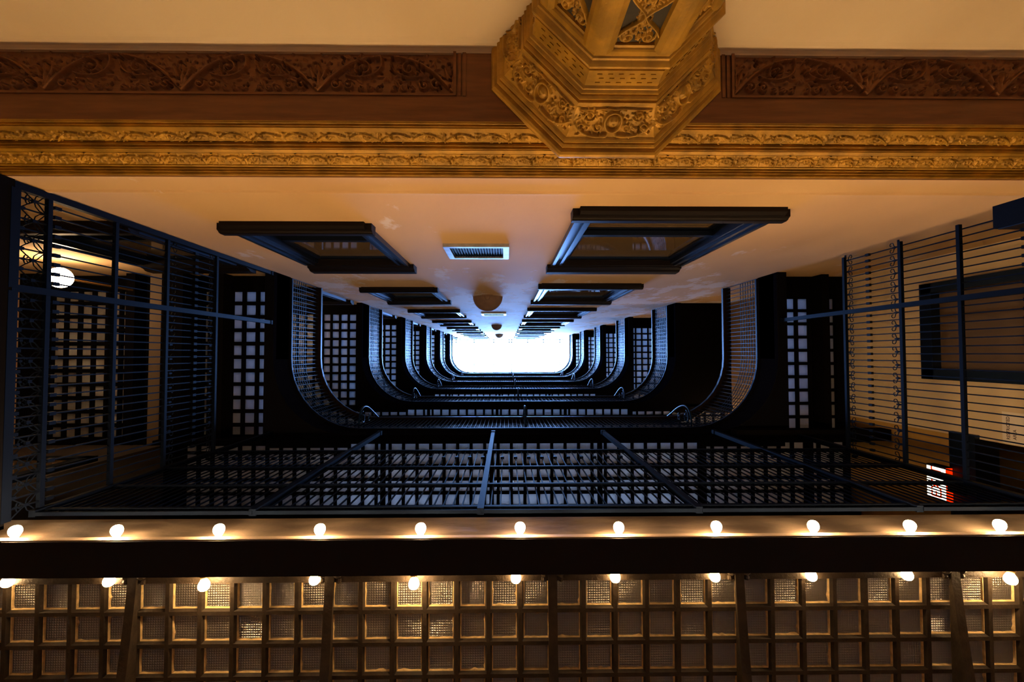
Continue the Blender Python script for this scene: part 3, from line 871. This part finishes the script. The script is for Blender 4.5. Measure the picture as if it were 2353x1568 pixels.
# bracket ribs under level 1
for i, x in enumerate((-3.31, -2.165, -1.03, 0.271, 1.375, 2.665, 3.80)):
    mb = MB()
    ys = [1.24+0.96*j/10 for j in range(11)]
    def zb(y): return 2.645-0.125*((y-1.24)/0.96)**1.3
    w = 0.026
    for j in range(10):
        a, b = ys[j], ys[j+1]; za, zb_ = zb(a), zb(b)
        mb.add([(x-w, a, za), (x+w, a, za), (x+w, b, zb_), (x-w, b, zb_), (x-w, a, za+.018), (x+w, a, za+.018), (x+w, b, zb_+.018), (x-w, b, zb_+.018)],
               [(0,3,2,1),(4,5,6,7),(1,2,6,5),(3,0,4,7)])
        mb.add([(x-.012, a, za+.018), (x+.012, a, za+.018), (x+.012, b, zb_+.018), (x-.012, b, zb_+.018), (x-.012, a, 2.67), (x+.012, a, 2.67), (x+.012, b, 2.67), (x-.012, b, 2.67)],
               [(1,2,6,5),(3,0,4,7)])
    mb.box(x-w, x+w, 1.236, 1.242, 2.645, 2.67)
    mb.box(x-w*1.0, x+w*1.0, 2.19, 2.21, 2.50, 2.70)
    for sg in (-1, 1):
        mb.lathe([(0.001, -.02), (0.02, -.018), (0.027, 0), (0.02, .018), (0.001, .02)], 10, 'x', (x+sg*0.045, 1.285, 2.655))
        mb.lathe([(0.001, -.014), (0.014, -.012), (0.018, 0), (0.014, .012), (0.001, .014)], 8, 'x', (x+sg*0.05, 1.325, 2.66))
    mb.build('bracket_rib', 'grid', g1)

# bulb beam
bb = empty('bulb_beam', (0.3, 1.15, 2.57))
tag(bb, 'long black and bronze beam carrying the rows of bare bulbs along the walkway edge', 'beam')
mb = MB(); mb.sweep([(4.9, YF), (-4.6, YF)], [(0, 2.585), (0, 2.605), (-.014, 2.612), (-.014, 2.632), (0, 2.642), (0.0, 2.95), (-0.05, 2.95), (-0.05, 2.585)])
mb.build('front_face', 'beam', bb)
mb = MB(); mb.sweep([(4.9, YF), (-4.6, YF)], [(0.028, 2.556), (0.030, 2.562), (0.030, 2.592), (0.026, 2.598), (0.0, 2.602), (-0.02, 2.602), (-0.02, 2.556)])
mb.build('lip', simple('brightened_bronze_lip', (0.26, 0.20, 0.15), 0.32, spec=0.5), bb)  # bulb light put into the colour, brighter than the beam face
mb = MB(); mb.box(-4.6, 4.9, 1.048, 1.247, 2.548, 2.560); mb.box(-4.6, 4.9, 1.235, 1.247, 2.568, 2.66)
mb.build('soffit_board', simple('matt_black_board', (0.006, 0.004, 0.004), 0.7, spec=0.2), bb)

# bulbs
def make_bulb(mat, direc):
    e = empty('light_bulb', (0, 0, 0))
    d = direc
    prof = [(0.001, 0.082), (0.011, 0.0805), (0.020, 0.076), (0.0265, 0.068), (0.0298, 0.057), (0.0295, 0.047), (0.026, 0.036), (0.020, 0.026), (0.015, 0.017), (0.0135, 0.010)]
    m = MB(); m.lathe([(r, d*t) for r, t in prof], 18, 'y'); m.local('glass_bulb', mat, e, True)
    m = MB(); m.lathe([(0.001, d*-.012), (0.022, d*-.012), (0.024, 0), (0.019, d*.006), (0.018, d*.014), (0.015, d*.014)], 14, 'y'); m.local('socket', 'brass', e, True)
    return e
SP = 0.5705
fr_x = [(p-1163)/1022*2.575 for p in (52, 280, 508, 738, 967, 1195, 1422, 1649, 1875, 2100, 2313)]
bk_x = [(p-1163)/1022*2.615 for p in (39, 265, 493, 727, 957, 1185, 1413, 1643, 1867, 2091, 2308)]
fr_x = [fr_x[0]-.575]+fr_x+[fr_x[-1]+.55]; bk_x = [bk_x[0]-.575]+bk_x+[bk_x[-1]+.55]
bf = make_bulb('bulb', -1)
rndb = random.Random(9)
for i, x in enumerate(fr_x):
    e = bf if i == 0 else copy_tree(bf)
    z = 2.605+rndb.uniform(-.004, .004)
    e.location = (x, YF-0.012, z)
    # seat the lip: bulbs stand on the face just above the lip
    if i in (0, len(fr_x)-1):
        tag(e, 'bare bulb ending the well side row at the %s' % ('left' if i == 0 else 'right'), 'light bulb', 'bulbs on the well side of the beam')
    else:
        tag(e, 'bright bare bulb on the well side of the bronze beam, %s from the left' % ORD[i-1], 'light bulb', 'bulbs on the well side of the beam')
bk = make_bulb('bulb_dim', 1); bkb = make_bulb('bulb_mid', 1)
used = {'bk': False, 'bkb': False}
for i, x in enumerate(bk_x):
    bright = (i-1) in (2, 4, 10)
    src, key = (bkb, 'bkb') if bright else (bk, 'bk')
    if not used[key]: e = src; used[key] = True
    else: e = copy_tree(src)
    e.location = (x, 1.247+0.012, 2.60 if bright else 2.643)
    if bright: e.location.z = 2.585
    if i in (0, len(bk_x)-1):
        tag(e, 'bare bulb ending the row behind the beam at the %s' % ('left' if i == 0 else 'right'), 'light bulb', 'bulbs behind the beam')
    else:
        tag(e, '%s bulb tucked behind the black beam against the glass tiles, %s from the left' % ('glaring' if bright else 'half hidden', ORD[i-1]), 'light bulb', 'bulbs behind the beam')

# ------------------------------------------------------------------ upper galleries
RC = 1.0
def rail_path(off=0.0, n=10):
    """U path of the well edge; off > 0 moves it back onto the walkway"""
    p = [(XL-off, YW+0.01), (XL-off, YF-RC)]
    cx, cy = XL+RC, YF-RC
    for i in range(1, n+1):
        a = PI - (PI/2)*i/n
        p.append((cx+(RC+off)*math.cos(a), cy+(RC+off)*math.sin(a)))
    cx2 = XR-RC
    for i in range(0, n+1):
        a = PI/2 - (PI/2)*i/n
        p.append((cx2+(RC+off)*math.cos(a), cy+(RC+off)*math.sin(a)))
    p.append((XR+off, YW+0.01))
    return p
def resample(path, step):
    out = []; acc = 0.0; L_ = [0]
    for i in range(len(path)-1):
        L_.append(L_[-1]+math.dist(path[i], path[i+1]))
    n = int(L_[-1]/step); k = 0
    for j in range(n+1):
        s_ = L_[-1]*j/n
        while k < len(path)-2 and L_[k+1] < s_: k += 1
        t = (s_-L_[k])/(L_[k+1]-L_[k])
        a, b = path[k], path[k+1]
        d = ((b[0]-a[0])/math.dist(a, b), (b[1]-a[1])/math.dist(a, b))
        out.append((a[0]+(b[0]-a[0])*t, a[1]+(b[1]-a[1])*t, d[0], d[1]))
    return out

def make_gallery(level, solid_right):
    S = SL(level); e = empty('glass_walkway', (0.3, YF+0.5, S-0.1))
    zg = S-0.10
    # fascia: vertical face with mouldings following the rounded well
    f = MB()
    f.sweep(rail_path(0), [(0.0, S), (-0.012, S), (-0.012, S-0.03), (0.0, S-0.05), (0.0, S-0.40), (-0.010, S-0.42), (-0.010, S-0.49), (0.0, S-0.50), (0.06, S-0.50), (0.06, S)])
    f.build('fascia', 'iron', e)
    # solid corner plates
    c = MB()
    for sg, xc_, cx in ((-1, XL, XL+RC), (1, XR, XR-RC)):
        cy = YF-RC; n = 10
        arc = [(cx+sg*RC*math.cos(PI/2*i/n), cy+RC*math.sin(PI/2*i/n)) for i in range(n+1)]
        out = [(xc_+sg*0.06, cy+(YF+0.16-cy)*min(1, i/(n/2))) if i <= n/2 else (xc_+sg*0.06+(cx-xc_-sg*0.06)*(i-n/2)/(n/2), YF+0.16) for i in range(n+1)]
        for i in range(n):
            c.quad((*arc[i], S-0.497), (*arc[i+1], S-0.497), (*out[i+1], S-0.497), (*out[i], S-0.497))
    c.box(XL-0.06-0.05, XL-0.0, YW, YF+.1, S-0.495, S-0.02); c.box(XR, XR+0.12, YW, YF+.1, S-0.495, S-0.02)
    c.box(-4.62, XWR, YF+0.06, YF+0.11, S-0.495, S-0.02)
    c.build('edge_beam', 'iron', e)
    # glass
    def sk_l(x, y): return (-4.86 < x < -4.30)
    cl = cells(XWL+0.25, XL-0.10, YW+0.02, 1.24, -3.30-0.0945, -1.0)
    if level == 2: cl = [q for q in cl if not sk_l(*q)]
    cf = cells(-4.55, XWR, YF+0.10, YB, -0.02, 1.467)
    cr = cells(XR+0.08, XWR, YW+0.2, YF+.1, 3.85, -0.90)
    for a_, b_ in ((-9, -4.86), (-4.4, 9)) if level == 2 else ((-9, 9),):
        lattice_floor([q for q in cl if a_ < q[0] < b_], zg, S, 0.04, e, 'griddark', gname='iron_grid', a=0.068)
    lattice_floor(cf, zg, S, 0.05, e, 'griddark', gname='iron_grid')
    b = MB()
    def fill(cl_, x0, x1, y0, y1):
        h_ = PIT/2
        ax, bx = min(q[0] for q in cl_)-h_, max(q[0] for q in cl_)+h_
        ay, by = min(q[1] for q in cl_)-h_, max(q[1] for q in cl_)+h_
        for (u0, u1, v0, v1) in ((x0, ax, y0, y1), (bx, x1, y0, y1), (ax, bx, y0, ay), (ax, bx, by, y1)):
            if u1-u0 > .001 and v1-v0 > .001: b.box(u0, u1, v0, v1, S-0.14, S)
    fill(cl, XWL, XL-.05, YW, 1.22); fill(cf, -4.62, XWR, YF+.05, YB)
    if level == 2: b.box(-4.90, -4.26, YW, 1.22, S-0.14, S)
    if not solid_right: fill(cr, XR+.05, XWR, YW, YF+.16)
    if solid_right: b.box(XR, XWR, YW, YF+0.2, S-0.45, S-0.01)
    else:
        lattice_floor(cr, zg, S, 0.05, e, 'griddark', gname='iron_grid')
    for x in (-1.70, -0.20, 1.30, 2.75, 4.25):
        b.box(x-0.03, x+0.03, YF+0.1, YB, S-0.22, S-0.16)
    b.box(-4.62, XWR, YB-0.14, YB, S-0.3, S)
    b.box(XWL, XL, 1.18, 1.24, S-0.3, S)
    b.box(XWL, XWL+0.25, YW, 1.24, S-0.3, S)
    b.box(-4.70, -4.55, 1.2, YB, S-0.3, S)
    if level == 2:
        b.box(-5.14, -5.02, YW, 1.2, S-0.34, S); b.box(-4.60, -4.32, YW, 1.2, S-0.42, S)
        b.box(-4.06, -3.99, YW, 1.2, S-0.3, S-0.1); b.box(-3.93, -3.82, YW, 1.2, S-0.36, S-.1)
        b.box(4.36, 4.46, YW, YF+.1, S-0.34, S-.1)
        b.box(2.9, XWR, 0.96, 1.10, S-0.82, S-0.66)
    b.build('joist', 'griddark', e)
    if level == 2:
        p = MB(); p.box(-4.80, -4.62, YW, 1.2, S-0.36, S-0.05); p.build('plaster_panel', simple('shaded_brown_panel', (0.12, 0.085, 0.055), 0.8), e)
    return e

def bow_bracket(x, S):
    m = MB()
    pts = []
    ctrl = [(1.05, 0.0), (0.86, 0.0), (0.70, 0.05), (0.70, 0.30), (0.84, 0.55), (0.98, 0.80), (1.03, 0.96)]
    q0 = [Vector(c) for c in ctrl]
    for i in range(19):
        t = i/18; q = list(q0)
        while len(q) > 1: q = [q[k]*(1-t)+q[k+1]*t for k in range(len(q)-1)]
        pts.append((x, q[0].x, S+q[0].y))
    m.tube(pts, 0.014, 6)
    for (cy, cz, r0, dr) in ((0.93, 0.20, 0.095, 1), (0.97, 0.46, 0.06, -1)):
        sp = [(x, cy+r0*(1-.75*i/16)*math.cos(PI+dr*2*PI*1.3*i/16), S+cz+r0*(1-.75*i/16)*math.sin(PI+dr*2*PI*1.3*i/16)) for i in range(17)]
        m.tube(sp, 0.008, 5)
    return m

def make_balustrade(level, ornate):
    S = SL(level); e = empty('balustrade', (0.3, YF, S))
    pth = rail_path(0.0, 10)
    h = MB(); h.sweep(rail_path(0.02), [(0.05, S+0.90), (0.062, S+0.93), (0.058, S+0.99), (0.03, S+1.01), (-0.03, S+1.01), (-0.058, S+0.99), (-0.062, S+0.93), (-0.05, S+0.90)])
    h.build('handrail', simple('dark_handrail_wood', (0.03, 0.015, 0.01), 0.25, spec=0.6) if 'hr' not in M else M['hr'], e)
    b = MB(); b.sweep(pth, [(-0.012, S), (-0.012, S+0.035), (0.025, S+0.035), (0.025, S)])
    b.build('bottom_rail', 'ironblue', e)
    l = MB()
    for z in ((.10, .17, .24, .31, .38, .45) if not ornate else (.12, .24, .36, .48, .60, .72, .84)):
        l.sweep(rail_path(0.0, 8), [(0.004, S+z), (0.004, S+z+0.008), (-0.004, S+z+0.008), (-0.004, S+z)])
    for (x, y, dx, dy) in resample(pth, 0.062 if not ornate else 0.085):
        r = 0.0045
        l.add([(x-dx*r-dy*r, y-dy*r+dx*r, S), (x+dx*r-dy*r, y+dy*r+dx*r, S), (x+dx*r+dy*r, y+dy*r-dx*r, S), (x-dx*r+dy*r, y-dy*r-dx*r, S),
               (x-dx*r-dy*r, y-dy*r+dx*r, S+.93), (x+dx*r-dy*r, y+dy*r+dx*r, S+.93), (x+dx*r+dy*r, y+dy*r-dx*r, S+.93), (x-dx*r+dy*r, y-dy*r-dx*r, S+.93)],
              [(0,1,5,4),(1,2,6,5),(2,3,7,6),(3,0,4,7)])
    l.build('lattice', 'ironblue', e)
    if ornate:
        o = MB(); row = 0
        for row, z in enumerate((.06, .18, .30, .42, .54, .66, .78)):
            for i, (x, y, dx, dy) in enumerate(resample(pth, 0.085)):
                rr = 0.030; n = 7; vs = []; fs = []
                cx_, cy_ = x+dx*.0425, y+dy*.0425
                if (i+row) % 2 == 0:
                    for k in range(n):
                        a = 2*PI*k/n
                        for q in (rr, rr-.010):
                            vs.append((cx_+dx*q*math.cos(a), cy_+dy*q*math.cos(a), S+z+q*math.sin(a)))
                    for k in range(n):
                        a = 2*k; b_ = 2*((k+1) % n); fs.append((a, b_, b_+1, a+1))
                else:
                    for (sa, sb) in ((1, 1), (1, -1)):
                        w_ = .006; b0 = len(vs)
                        for (p, q, ww) in ((-.034, -.034*sb, w_), (-.034, -.034*sb, -w_), (.034, .034*sb, -w_), (.034, .034*sb, w_)):
                            vs.append((cx_+dx*(p), cy_+dy*p, S+z+q+ww))
                        fs.append((b0, b0+1, b0+2, b0+3))
                o.add(vs, fs)
        o.build('ornament', 'ironblue', e)
    for x in (-2.10, 0.28, 2.67):
        bow_bracket(x, S).build('scroll_bracket', 'ironblue', e, True)
    return e

M['hr'] = simple('dark_handrail_wood', (0.010, 0.006, 0.005), 0.5, spec=0.06)
g2 = make_gallery(2, False)
tag(g2, 'glass walkway one storey up, over the tops of the iron screens', 'walkway', 'glass walkways')
g3 = make_gallery(3, True)
tag(g3, 'glass walkway two storeys up, with one solid black side landing', 'walkway', 'glass walkways')
g4 = make_gallery(4, False)
tag(g4, 'glass walkway three storeys up the well', 'walkway', 'glass walkways')
for L_, nm in ((5, 'four'), (6, 'five'), (7, 'six')):
    g = copy_tree(g4); g.location = g4.location + Vector((0, 0, 3.6*(L_-4)))
    tag(g, 'glass walkway %s storeys up the well%s' % (nm, ', the last below the skylight' if L_ == 7 else ''), 'walkway', 'glass walkways')
b2 = make_balustrade(2, False)
tag(b2, 'curved iron mesh balustrade of the walkway one storey up, largest in the well', 'balustrade', 'curved balustrades')
b3 = make_balustrade(3, True)
tag(b3, 'curved pierced iron balustrade two storeys up, with bowed brackets', 'balustrade', 'curved balustrades')
for L_, nm in ((4, 'three'), (5, 'four'), (6, 'five'), (7, 'six')):
    b = copy_tree(b3); b.location = b3.location + Vector((0, 0, 3.6*(L_-3)))
    tag(b, 'curved pierced iron balustrade %s storeys up the well%s' % (nm, ', smallest, below the skylight' if L_ == 7 else ''), 'balustrade', 'curved balustrades')

# ------------------------------------------------------------------ iron screens on level 1
def scrollpair(m, cx, z, s_, flip=1):
    for sg in (-1, 1):
        pts = []
        for i in range(13):
            t = i/12; a = -PI/2*flip + sg*flip*PI*1.5*t; r_ = s_*(.30-.18*t)
            pts.append((cx+sg*s_*.32 + r_*math.cos(a+PI*(sg < 0)*0)*1.0, 0.0, z+flip*s_*.28+r_*math.sin(a)))
        m.tube(pts, 0.0042, 4)
        m.tube([(cx, 0, z-flip*s_*.55), (cx+sg*s_*.10, 0, z-flip*s_*.1), (cx+sg*s_*.34, 0, z+flip*s_*.0)], 0.0048, 4)
    m.box(cx-.007, cx+.007, -.005, .005, z-s_*.3, z+s_*.1)

BAR = {}
def make_screen(x, y, rz, L_, label, post=True, zb=0.0):
    e = empty('iron_screen', (x, y, S1), rz)
    tag(e, label, 'iron screen', 'iron screens around the lowest opening')
    def rail(z, t, d=0.014):
        m = MB(); m.box(0.02, L_, -d, d, z, z+t); m.local('rail', 'ironrail', e)
    rail(-0.02 if zb == 0 else 0.155, 0.055 if zb == 0 else 0.012, 0.024 if zb == 0 else 0.012); rail(0.215, 0.03); rail(0.735, 0.028); rail(1.275, 0.028); rail(1.965, 0.03)
    if post:
        p = MB(); p.box(-.022, .022, -.022, .022, zb, 3.12); p.box(-.026, .026, -.026, .026, 3.06, 3.12)
        p.local('post', 'ironrail', e)
    n = max(1, round(L_/.0645)); st = L_/n
    if zb not in BAR:
        b = MB(); b.box(-.0045, .0045, -.0045, .0045, max(.04, zb), 1.97)
        if not zb: b.box(-.012, .012, -.012, .012, .262, .307)
        if zb:
            b2 = MB(); b2.v = list(b.v); b2.f = list(b.f); b2.box(-.017, .017, -.012, .012, 1.66, 1.70)
            o2 = b2.local('bar', 'ironrail', None); BAR['alt'] = o2.data; bpy.data.objects.remove(o2)
        else: b.box(-.012, .012, -.012, .012, 1.64, 1.685)
        o = b.local('bar', 'ironrail', e); BAR[zb] = o.data; o.location = (st, 0, 0); i0 = 2
    else: i0 = 1
    for i in range(i0, n):
        o = bpy.data.objects.new('bar', BAR['alt'] if zb and i % 2 == 0 else BAR[zb]); COL.objects.link(o); o.parent = e; o.location = (st*i, 0, 0)
    # lattice band of crossed arcs with little scrolls between the two bottom rails
    m = MB(); k = max(1, round(L_/.129)); s2 = L_/k
    for i in range(k):
        cx = s2*(i+.5)
        for sg in (-1, 1):
            m.tube([(cx-sg*s2*.5, 0, .05), (cx-sg*s2*.2, 0, .10), (cx+sg*s2*.10, 0, .165), (cx+sg*s2*.5, 0, .212)], .0045, 4)
            m.tube([(cx-sg*s2*.5, 0, .212), (cx-sg*s2*.42, 0, .17), (cx-sg*s2*.25, 0, .145), (cx, 0, .135)], .004, 4)
        m.box(cx-.010, cx+.010, -.009, .009, .122, .148)
        scrollpair(m, cx, .085, .05)
        m.box(cx-s2*.5-.010, cx-s2*.5+.010, -.010, .010, .045, .075)
    if zb: m.v = [(x_, y_, .16+(z_-.03)*.3) for x_, y_, z_ in m.v]
    m.local('lattice_band', 'ironrail', e)
    m = MB()
    for i in range(k):
        cx = s2*(i+.5)
        scrollpair(m, cx, 1.36, .085)
    m.box(0, L_, -.004, .004, 1.298, 1.316)
    m.local('scroll_frieze', 'ironrail', e)
    m = MB()
    for i in range(k):
        cx = s2*(i+.5)
        scrollpair(m, cx, 1.91, .085, -1)
    m.box(0, L_, -.004, .004, 1.950, 1.970)
    m.local('scroll_frieze', 'ironrail', e)
    return e
YS = 1.035
make_screen(-3.10, YW+0.03, PI/2, 0.65, 'short iron screen beside the cream wall, in front of the landing with the lit globe')
make_screen(-3.10, -0.42, PI/2, 1.455, 'long iron screen in front of the landing, between the blue post and the corner')
make_screen(3.69, YW+0.03, PI/2, 0.62, 'short iron screen beside the cream wall, in front of the corridor window', False)
make_screen(3.69, -0.45, PI/2, 1.485, 'long iron screen in front of the corridor, nearest the exit sign')
for (a, b, nm) in ((XL, -1.66, 'at the landing corner'), (-1.66, -0.17, 'between the landing and the middle post'), (-0.17, 1.28, 'just past the middle post towards the corridor'), (1.28, 2.76, 'second from the corridor corner'), (2.76, XR, 'short, at the corridor corner')):
    make_screen(a, YS, 0, b-a, 'iron screen on top of the bulb beam, %s' % nm, True, 0.16)
# heavy corner stanchions
def stanchion(x, y, w, label, z1=5.92):
    e = empty('corner_post', (x, y, S1))
    m = MB(); m.box(x-w/2, x+w/2, y-w/2, y+w/2, S1+.0, z1); m.build('shaft', 'ironrail', e)
    m = MB(); m.box(x-w*.8, x+w*.8, y-w*.8, y+w*.8, S1, S1+.08); m.box(x-w*.8, x+w*.8, y-w*.8, y+w*.8, z1-.06, z1); m.build('flange', 'ironrail', e)
    tag(e, label, 'post', 'corner posts of the screens')
stanchion(3.69, YS, 0.05, 'black corner post between the bulb beam and the corridor')
e = empty('junction_box', (3.72, -1.02, 3.0))
m = MB(); m.box(3.64, 3.84, -1.10, -0.93, 2.98, 3.25); m.build('body', 'ironrail', e)
m = MB(); m.box(3.655, 3.825, -0.93, -0.922, 3.0, 3.23); m.box(3.73, 3.75, -1.05, -1.03, 2.9, 2.98); m.build('cover', 'window', e)
tag(e, 'dark box fixed on the wall just outside the corridor screen', 'junction box')

# ------------------------------------------------------------------ globe lamps
def globe(x, y, h, top, label, r=0.115):
    e = empty('globe_lamp', (x, y, top))
    m = MB(); prof = [(max(.001, r*math.sin(PI*i/12)), -r*math.cos(PI*i/12)) for i in range(13)]
    m.lathe(prof, 20, 'z', (x, y, h)); m.build('globe', 'globe', e, True)
    m = MB(); m.tube([(x, y, h+r*.9), (x, y, top)], .012, 8); m.lathe([(.05, h+r*.85), (.055, h+r*.95), (.03, h+r*1.15), (.012, h+r*1.3)], 14, 'z', (x, y, 0)); m.lathe([(.06, top-.03), (.06, top)], 14, 'z', (x, y, 0))
    m.build('stem', 'brass', e)
    tag(e, label, 'lamp', 'opal globe lamps')
globe(-5.05, -0.87, 5.08, 6.30, 'lit white globe lamp glaring behind the landing screen, low down')
for k, nm in ((2, 'one'), (3, 'two'), (4, 'three'), (5, 'four'), (6, 'five')):
    globe(-4.75, -0.55, SL(k)+2.7, SL(k)+3.45, 'lit globe lamp over the landing %s storeys up' % nm)
    globe(4.45, 1.65, SL(k)+2.7, SL(k)+3.45, 'lit globe lamp in the corner of the corridor %s storeys up' % nm)

# ------------------------------------------------------------------ exit sign, card
def text(body, size, mat, parent, name, ext=0.002):
    cu = bpy.data.curves.new(name, 'FONT'); cu.body = body; cu.size = size; cu.extrude = ext; cu.align_x = 'CENTER'; cu.align_y = 'CENTER'
    cu.materials.append(M[mat])
    o = bpy.data.objects.new(name, cu); COL.objects.link(o); o.parent = parent
    dg_ = bpy.context.evaluated_depsgraph_get(); me = bpy.data.meshes.new_from_object(o.evaluated_get(dg_))
    bpy.data.objects.remove(o); o = bpy.data.objects.new(name, me); COL.objects.link(o); o.parent = parent
    me.materials.clear(); me.materials.append(M[mat])
    # local x -> -Y, local y -> +Z, face normal -> -X
    o.rotation_euler = Matrix(((0, 0, -1), (-1, 0, 0), (0, 1, 0))).to_euler()
    return o
e = empty('exit_sign', (4.78, 1.42, 5.02))
m = MB(); m.box(4.765, 4.86, 1.24, 1.60, 4.78, 5.02); m.build('housing', 'griddark', e)
m = MB(); m.box(4.758, 4.765, 1.25, 1.59, 4.79, 5.01); m.build('lit_face', 'exit_white', e)
t = text('EXIT', 0.17, 'exit_red', e, 'lettering'); t.location = (4.756-4.78, 0, 4.895-5.02)
m = MB(); m.box(4.745, 4.86, 1.24, 1.60, 4.77, 4.782); m.build('base_strip', 'exit_red', e)
m = MB(); m.box(4.74, 4.86, 1.36, 1.48, 4.62, 4.76); m.build('emergency_lamp_box', 'griddark', e)
tag(e, 'lit exit sign with red letters glowing behind the iron screen by the doorway', 'exit sign')
e = empty('notice_card', (XWR-0.01, 0.72, 4.2))
m = MB(); m.box(XWR-0.008, XWR-0.001, 0.565, 0.868, 4.02, 4.31); m.build('card', 'paper', e)
t = text('RESTRICTED', 0.040, 'ink', e, 'lettering', 0.001); t.location = (-0.001, 0.0, 0.055)
t = text('AREA', 0.040, 'ink', e, 'lettering', 0.001); t.location = (-0.001, 0.055, 0.0)
tag(e, 'pale notice card with dark lettering on the cream corridor wall', 'sign')

# ------------------------------------------------------------------ skylight
sk = empty('window_26', (0.3, 0.55, TOP)); tag(sk, 'bright roof skylight at the top of the well', 'skylight', kind='structure')
m = MB()
for px in (1049, 1090, 1134.6, 1170, 1175.5, 1212, 1248.5, 1285.8, 1310.6, 1345, 1010):
    x = (px-1163)/1022*33.2; m.box(x-.03, x+.03, YW, YB, TOP, TOP+.12)
m.box(XWL, XWR, YW, YW+.08, TOP, TOP+.12); m.box(XWL, XWR, -0.92, -0.84, TOP, TOP+.12); m.box(XWL, XWR, .78, .82, TOP+.02, TOP+.10)
m.build('glazing_bar', 'trimmetal', sk)
m = MB(); m.box(XWL, XWR, YW, YB, TOP+.13, TOP+.14); m.build('pane', 'skyglass', sk)
m = MB(); m.box(XWL-.5, -4.6, YW-.5, YB+.5, TOP+.15, TOP+.3); m.box(-4.6, XWR+.5, YB, YB+.5, TOP+.15, TOP+.3)
tag(m.build('ceiling_roof', 'darkwall'), 'roof around the skylight', 'roof', kind='structure')
